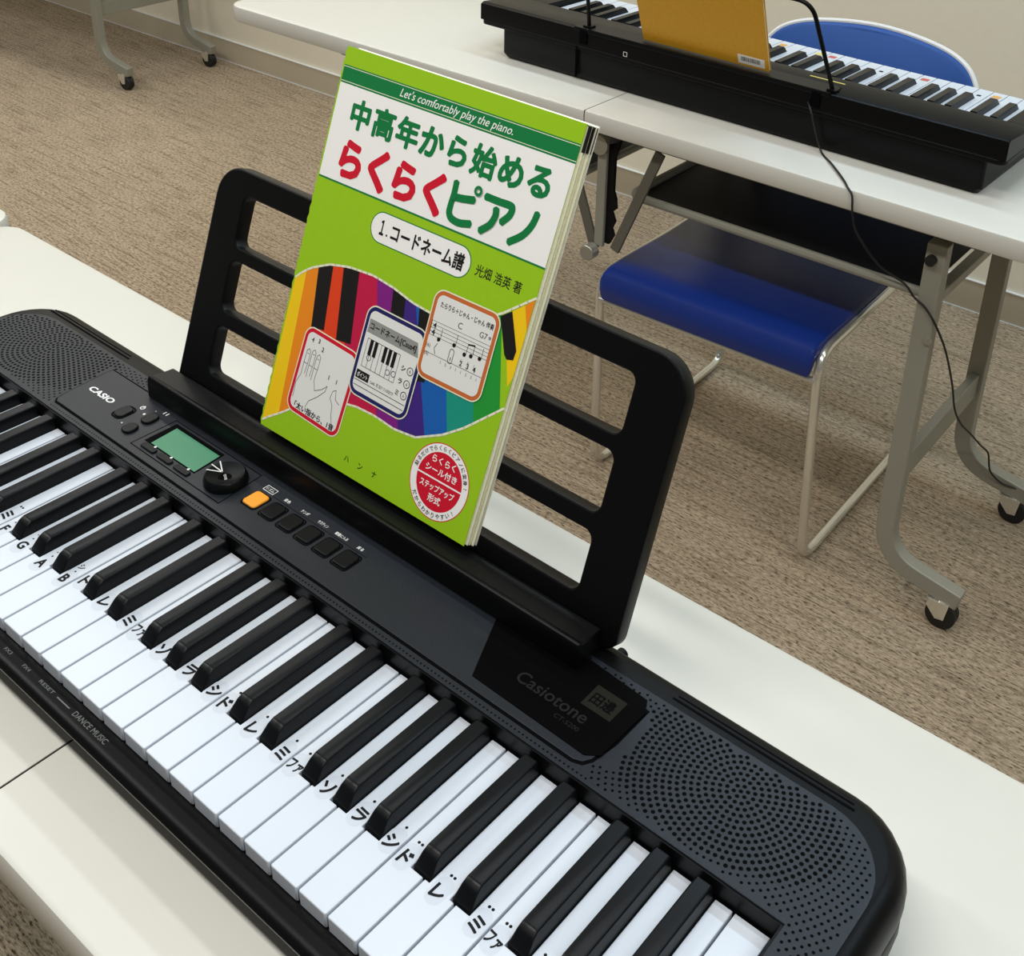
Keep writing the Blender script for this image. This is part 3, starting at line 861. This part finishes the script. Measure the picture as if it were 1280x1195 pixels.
# round seal
cx, cy = 192, 33
for r, mt, nm, k in ((28.6, 'red', 'seal_edge', 1), (27.9, 'paper', 'seal_ring', 2), (21.8, 'red', 'seal_disc', 3)):
    m = M(); disc(m, cx, cy, r, LY * k, 48, BP); pr(nm, mt, m)
m = M(); flat(m, [(cx - 22, cy + .1), (cx + 22, cy + .1), (cx + 22, cy + 1.3), (cx - 22, cy + 1.3)], LY * 4, BP)
for tx, y, w_, h_ in (('らくらく', 15, 23, 5.6), ('シール付き', 7, 31, 5.8), ('ステップアップ', -5.5, 34, 5.6), ('形式', -13.5, 12.5, 6)):
    text_box(m, tx, cx - w_ / 2, cy + y - h_ / 2, cx + w_ / 2, cy + y + h_ / 2, LY * 4, BP, bold=.022)
pr('seal_lettering', 'paper', m)
m = M()
s1 = '貼るだけでらくらくピアノに変身!'; s2 = 'だからわかりやすい!'
for i, ch in enumerate(s1):
    a = math.radians(168 - 156 * i / (len(s1) - 1)); text_at(m, ch, cx + 24.9 * math.cos(a), cy + 24.9 * math.sin(a), 3.9, LY * 4, BP, bold=.015, rot=a - PI / 2)
for i, ch in enumerate(s2):
    a = math.radians(-140 + 100 * i / (len(s2) - 1)); text_at(m, ch, cx + 24.9 * math.cos(a), cy + 24.9 * math.sin(a), 4.2, LY * 4, BP, bold=.015, rot=a + PI / 2)
pr('seal_ring_lettering', 'c_black', m)
m = M()
for i, ch in enumerate('ハンナ'): text_at(m, ch, 100 + i * 15.3, 12, 6, LY, BP, bold=.012)
pr('publisher_lettering', 'c_black', m)

# ------------------------------------------------------------------ far keyboard, turned with its keys to the wall
RY = math.radians(181.0)
RO = (471, 1540, TOP)
rk = thing('portable_keyboard', 'far black keyboard seen from its back on the rear table', 'keyboard', (471, 1540, TOP), RY, (0, 0, 0))
# local frame: x from the low C, y away from its player, z above the table
KZ = 75
m = M()
m.loft([[(x, y, z) for x, y in rrect(-14 + i, 878 - i, 6 + i, 239 - i, 8, 3)] for z, i in ((2, 5), (10, 0), (54, 0))])
rkb = m.build('base_case', 'case_black', rk, True)
for fx, fy in ((20, 30), (840, 30), (20, 210), (840, 210)):
    M().cyl((fx, fy, .1), (0, 0, 1), 12, 3, 16).build('rubber_foot', 'rubber', rkb)
m = M()
P0 = [(-41, -10), (-41, 225), (-30, 240), (915, 240), (927, 225), (927, -10)]
def prof(y, top):   # height of the top surface
    return top
m2 = M()
m.loft([[(x, y, z) for x, y in rrect(-41, 927, -12, 242, [10, 12, 12, 10], 3)] for z in (53, KZ - 13)])
m.build('deck', 'case_black', rk, True, 2)
# rear hood behind the keys, sloping to the keys
def hood(x, e): return [(x, 138, KZ - 13.5), (x, 150 + e, 86.5 - e), (x, 160, 87.5 - e), (x, 236, 93 - e), (x, 241.5 - e * .3, 90 - e), (x, 241.9 - e * .3, KZ - 13.5)]
m = M(); m.loft([hood(-41, 2), hood(-38, 0), hood(924, 0), hood(927, 2)]); m.build('hood', 'case_black', rk, True)
for a, b_ in ((-41, -2), (848, 927)):
    m = M(); m.loft([[(a, -11, KZ - 13.5), (a, -11, 79), (a, 0, 84), (a, 150, 86.5), (a, 150, KZ - 13.5)], [(b_, -11, KZ - 13.5), (b_, -11, 79), (b_, 0, 84), (b_, 150, 86.5), (b_, 150, KZ - 13.5)]])
    m.build('end_block', 'case_black', rk, True, 1.5)
m = M(); m.box(232, 714, 205, 243.2, 86, 93.6); rs = m.build('rear_strip', 'button_black', rk, False, 1.2)
for a in (246, 686):
    M().box(a, a + 16, 240, 244, 66, 90).build('stand_socket', 'hole_black', rk, False, 1)
m = M(); m.box(240, 300, 176, 179, 88.5, 89.3); m.build('caption_strip', 'mark_yellow', rk, False)
m = M(); m.box(706, 709, 240, 243, 6, 60); m.build('battery_seam', 'hole_black', rk, False)
v, fc = plate(rrect(-4, 4, -4, 4, 1), [list(reversed(rrect(-3, 3, -3, 3, .6)))], 0)
m = M().add([(606 - x, 242.2, 68 + y) for x, y, z in v], fc); m.build('symbol_square', 'print_white', rk, 'flat2d')
wk2 = add_keys(rk, 0, 0, KZ, False)
for k, mt in ((2, 'mark_orange'), (3, 'ink'), (7, 'mark_red'), (14, 'mark_red'), (15, 'mark_yellow'), (16, 'ink'), (18, 'mark_orange'), (19, 'ink'), (21, 'mark_red'), (10, 'ink')):
    n = k % 7
    lo = (BLK[n - 1] + BW / 2) if (n not in (0, 3)) else 1
    hi = (PW + BLK[n] - BW / 2) if n in BLK else PW - 1
    m = M(); hw_ = 6.5 if mt != 'ink' else 3.5; cy_ = 22 if mt != 'ink' else 34
    flat(m, rrect(PW / 2 - hw_, PW / 2 + hw_, cy_ - hw_, cy_ + hw_, 1.5), .15)
    inst('note_sticker', m.mesh('note_sticker', mt, 'flat2d'), wk2[k], (0, 0, 0))

# ------------------------------------------------------------------ wire rack and score on the far keyboard
LN = math.radians(20)
def LP(x, v, d): return (x, 1303 - v * math.sin(LN) - d * math.cos(LN) + (x - 20) * .0175, 39 + v * math.cos(LN) - d * math.sin(LN))
rack = thing('wire_rack', 'thin black wire music rack standing up from the far keyboard', 'music rack', (14, 1303, 38), 0, (14, 1303, 38))
path = fillet([LP(242, -3, 2), LP(216, 145, 2), LP(-190, 145, 2), LP(-216, -3, 2)], 26, 8)
M().tube(path, 3.4, 10).build('wire_frame', 'case_black', rack)
for a in (242, -216):
    m = M(); p = LP(a, -2, 2); m.box(p[0] - 8, p[0] + 8, p[1] - 8, p[1] + 8, 38.6, 42); m.build('wire_foot', 'case_black', rack, False, 1)
sc = thing('score_folder', 'golden brown score folder with a barcode leaning on the wire rack', 'folder', (12, 1305, 39), 0, (12, 1305, 39))
m = M(); m.box(-106, 131, 1, 297, -2.6, -1.6); m.xf(LP); m.build('back_cover', 'kraft', sc, False, .3)
m = M(); m.box(-105, 129.5, 2, 296, -6.4, -2.7); m.xf(LP); m.build('sheets', 'page_cream', sc, False)
m = M(); m.box(-106, 131, 1, 297, -7.4, -6.5); m.xf(LP); m.build('front_cover', 'kraft', sc, False, .3)
m = M(); m.box(76, 124, 5, 21, -1.58, -1.4); m.xf(LP); lb = m.build('barcode_label', 'card', sc, False)
m = M(); rnd = random.Random(3); x = 82
while x < 117:
    w_ = rnd.choice((.5, .9, 1.4)); flat(m, [(x, 10), (x + w_, 10), (x + w_, 18), (x, 18)], -1.36, LP); x += w_ + rnd.choice((.6, 1.0))
m.build('bars', 'c_black', lb, 'flat2d')

# ------------------------------------------------------------------ chair tucked under the rear table
ryaw = math.radians(2.05)
def RT(u, w):     # rear table frame -> mm
    return (-125 + u * math.cos(ryaw) - w * math.sin(ryaw), 1178 + u * math.sin(ryaw) + w * math.cos(ryaw))
cp = RT(246, 230)
ch = thing('stacking_chair', 'blue padded chair with chrome sled frame pushed under the rear table', 'chair', (cp[0], cp[1], FLOOR), ryaw + math.radians(.9), (0, 230, 0))
# local: x across (0 centre), y = depth (w), z from floor
S = [(395, 4), (378, -2), (392, -5), (412, -4), (426, 4), (432, 18), (433, 60), (430, 200), (434, 380), (446, 420), (436, 428), (420, 424), (414, 380), (410, 200), (410, 60), (404, 24)]
def sec(x, k): return [(x, 210 + (w - 210) * (1 - k * .004), 415 + (z - 415) * (1 - k * .12)) for z, w in S]
m = M(); m.loft([sec(-199, 4), sec(-197, 1.5), sec(-192, 0), sec(192, 0), sec(197, 1.5), sec(199, 4)]); m.build('seat', 'vinyl_blue', ch, True)
# backrest: arched pad with a pale rim
ARC = [(-207, 628), (-208, 690), (-200, 718), (-170, 745), (-110, 762), (0, 771), (110, 762), (170, 745), (200, 718), (208, 690), (207, 628), (180, 605), (-180, 605)]
def bend(x, y, z): return (x, 512 + (z - 600) * .16 + y + 26 * (1 - (x / 208) ** 2), z)
ARC = [(a, b_, 0) for a, b_ in ARC]
dn = [(p.x, p.y) for p in smooth_path(ARC + ARC[:1], 6)[:-1]]
m = M(); ctr = (0, 690)
rings = []
for k, y in ((.94, -8), (.985, -5), (1.0, 0), (1.0, 10), (.97, 16)):
    rings.append([bend(ctr[0] + (x - ctr[0]) * k, y, ctr[1] + (z - ctr[1]) * k) for x, z in dn])
m.loft(rings); br = m.build('backrest', 'fabric_blue', ch, True)
m = M()
edge = [bend(x * 1.012, 3, 690 + (z - 690) * 1.03) for x, z in dn[:60]]
m.tube(edge, 4.6, 8); m.build('backrest_rim', 'trim_white', br, True)
for s in (-1, 1):
    pts = fillet([(s * 201, 395, 418), (s * 204, 8, 416), (s * 214, 30, 9), (s * 218, 505, 9), (s * 212, 500, 300), (s * 200, 545, 690)], 46, 8)
    M().tube(pts, 8, 12).build('side_frame', 'chrome', ch, True)
M().tube([(-203, 6, 372), (203, 6, 372)], 5, 10).build('front_rod', 'chrome', ch, True)
M().tube([(-203, 330, 404), (203, 330, 404)], 7, 10).build('seat_bar', 'chrome', ch, True)

# ------------------------------------------------------------------ power cord of the far keyboard
def RW(u, w, z): x, y = RT(u, w); return (x, y, z)
cord = smooth_path([(207, 1296, 16), (222, 1284, 4), RW(372, 96, -50), RW(409, 60, -51.5), RW(447, 20, -52), RW(463, 2, -54), RW(474, -4, -62), RW(479, -5, -88),
                    RW(487, 4, -120), RW(515, 34, -172), RW(551, 47, -193), RW(575, 34, -203), RW(594, 33, -213), RW(613, 36, -237), RW(621, 80, -297), RW(620, 150, -389), RW(618, 200, -462), RW(622, 240, -510), RW(629, 285, -551), RW(640, 320, -588), RW(650, 345, -615), RW(658, 355, -655), RW(680, 364, -676), RW(706, 372, -681), RW(732, 384, -690), RW(770, 400, -735), RW(860, 420, -752.5), RW(1000, 440, -752.5)], 8)
m = M(); m.tube(cord, 1.7, 8)
o = m.build('power_cord', 'rubber')
tag(o, 'thin black power cord hanging from the far keyboard past the table leg', 'cord')
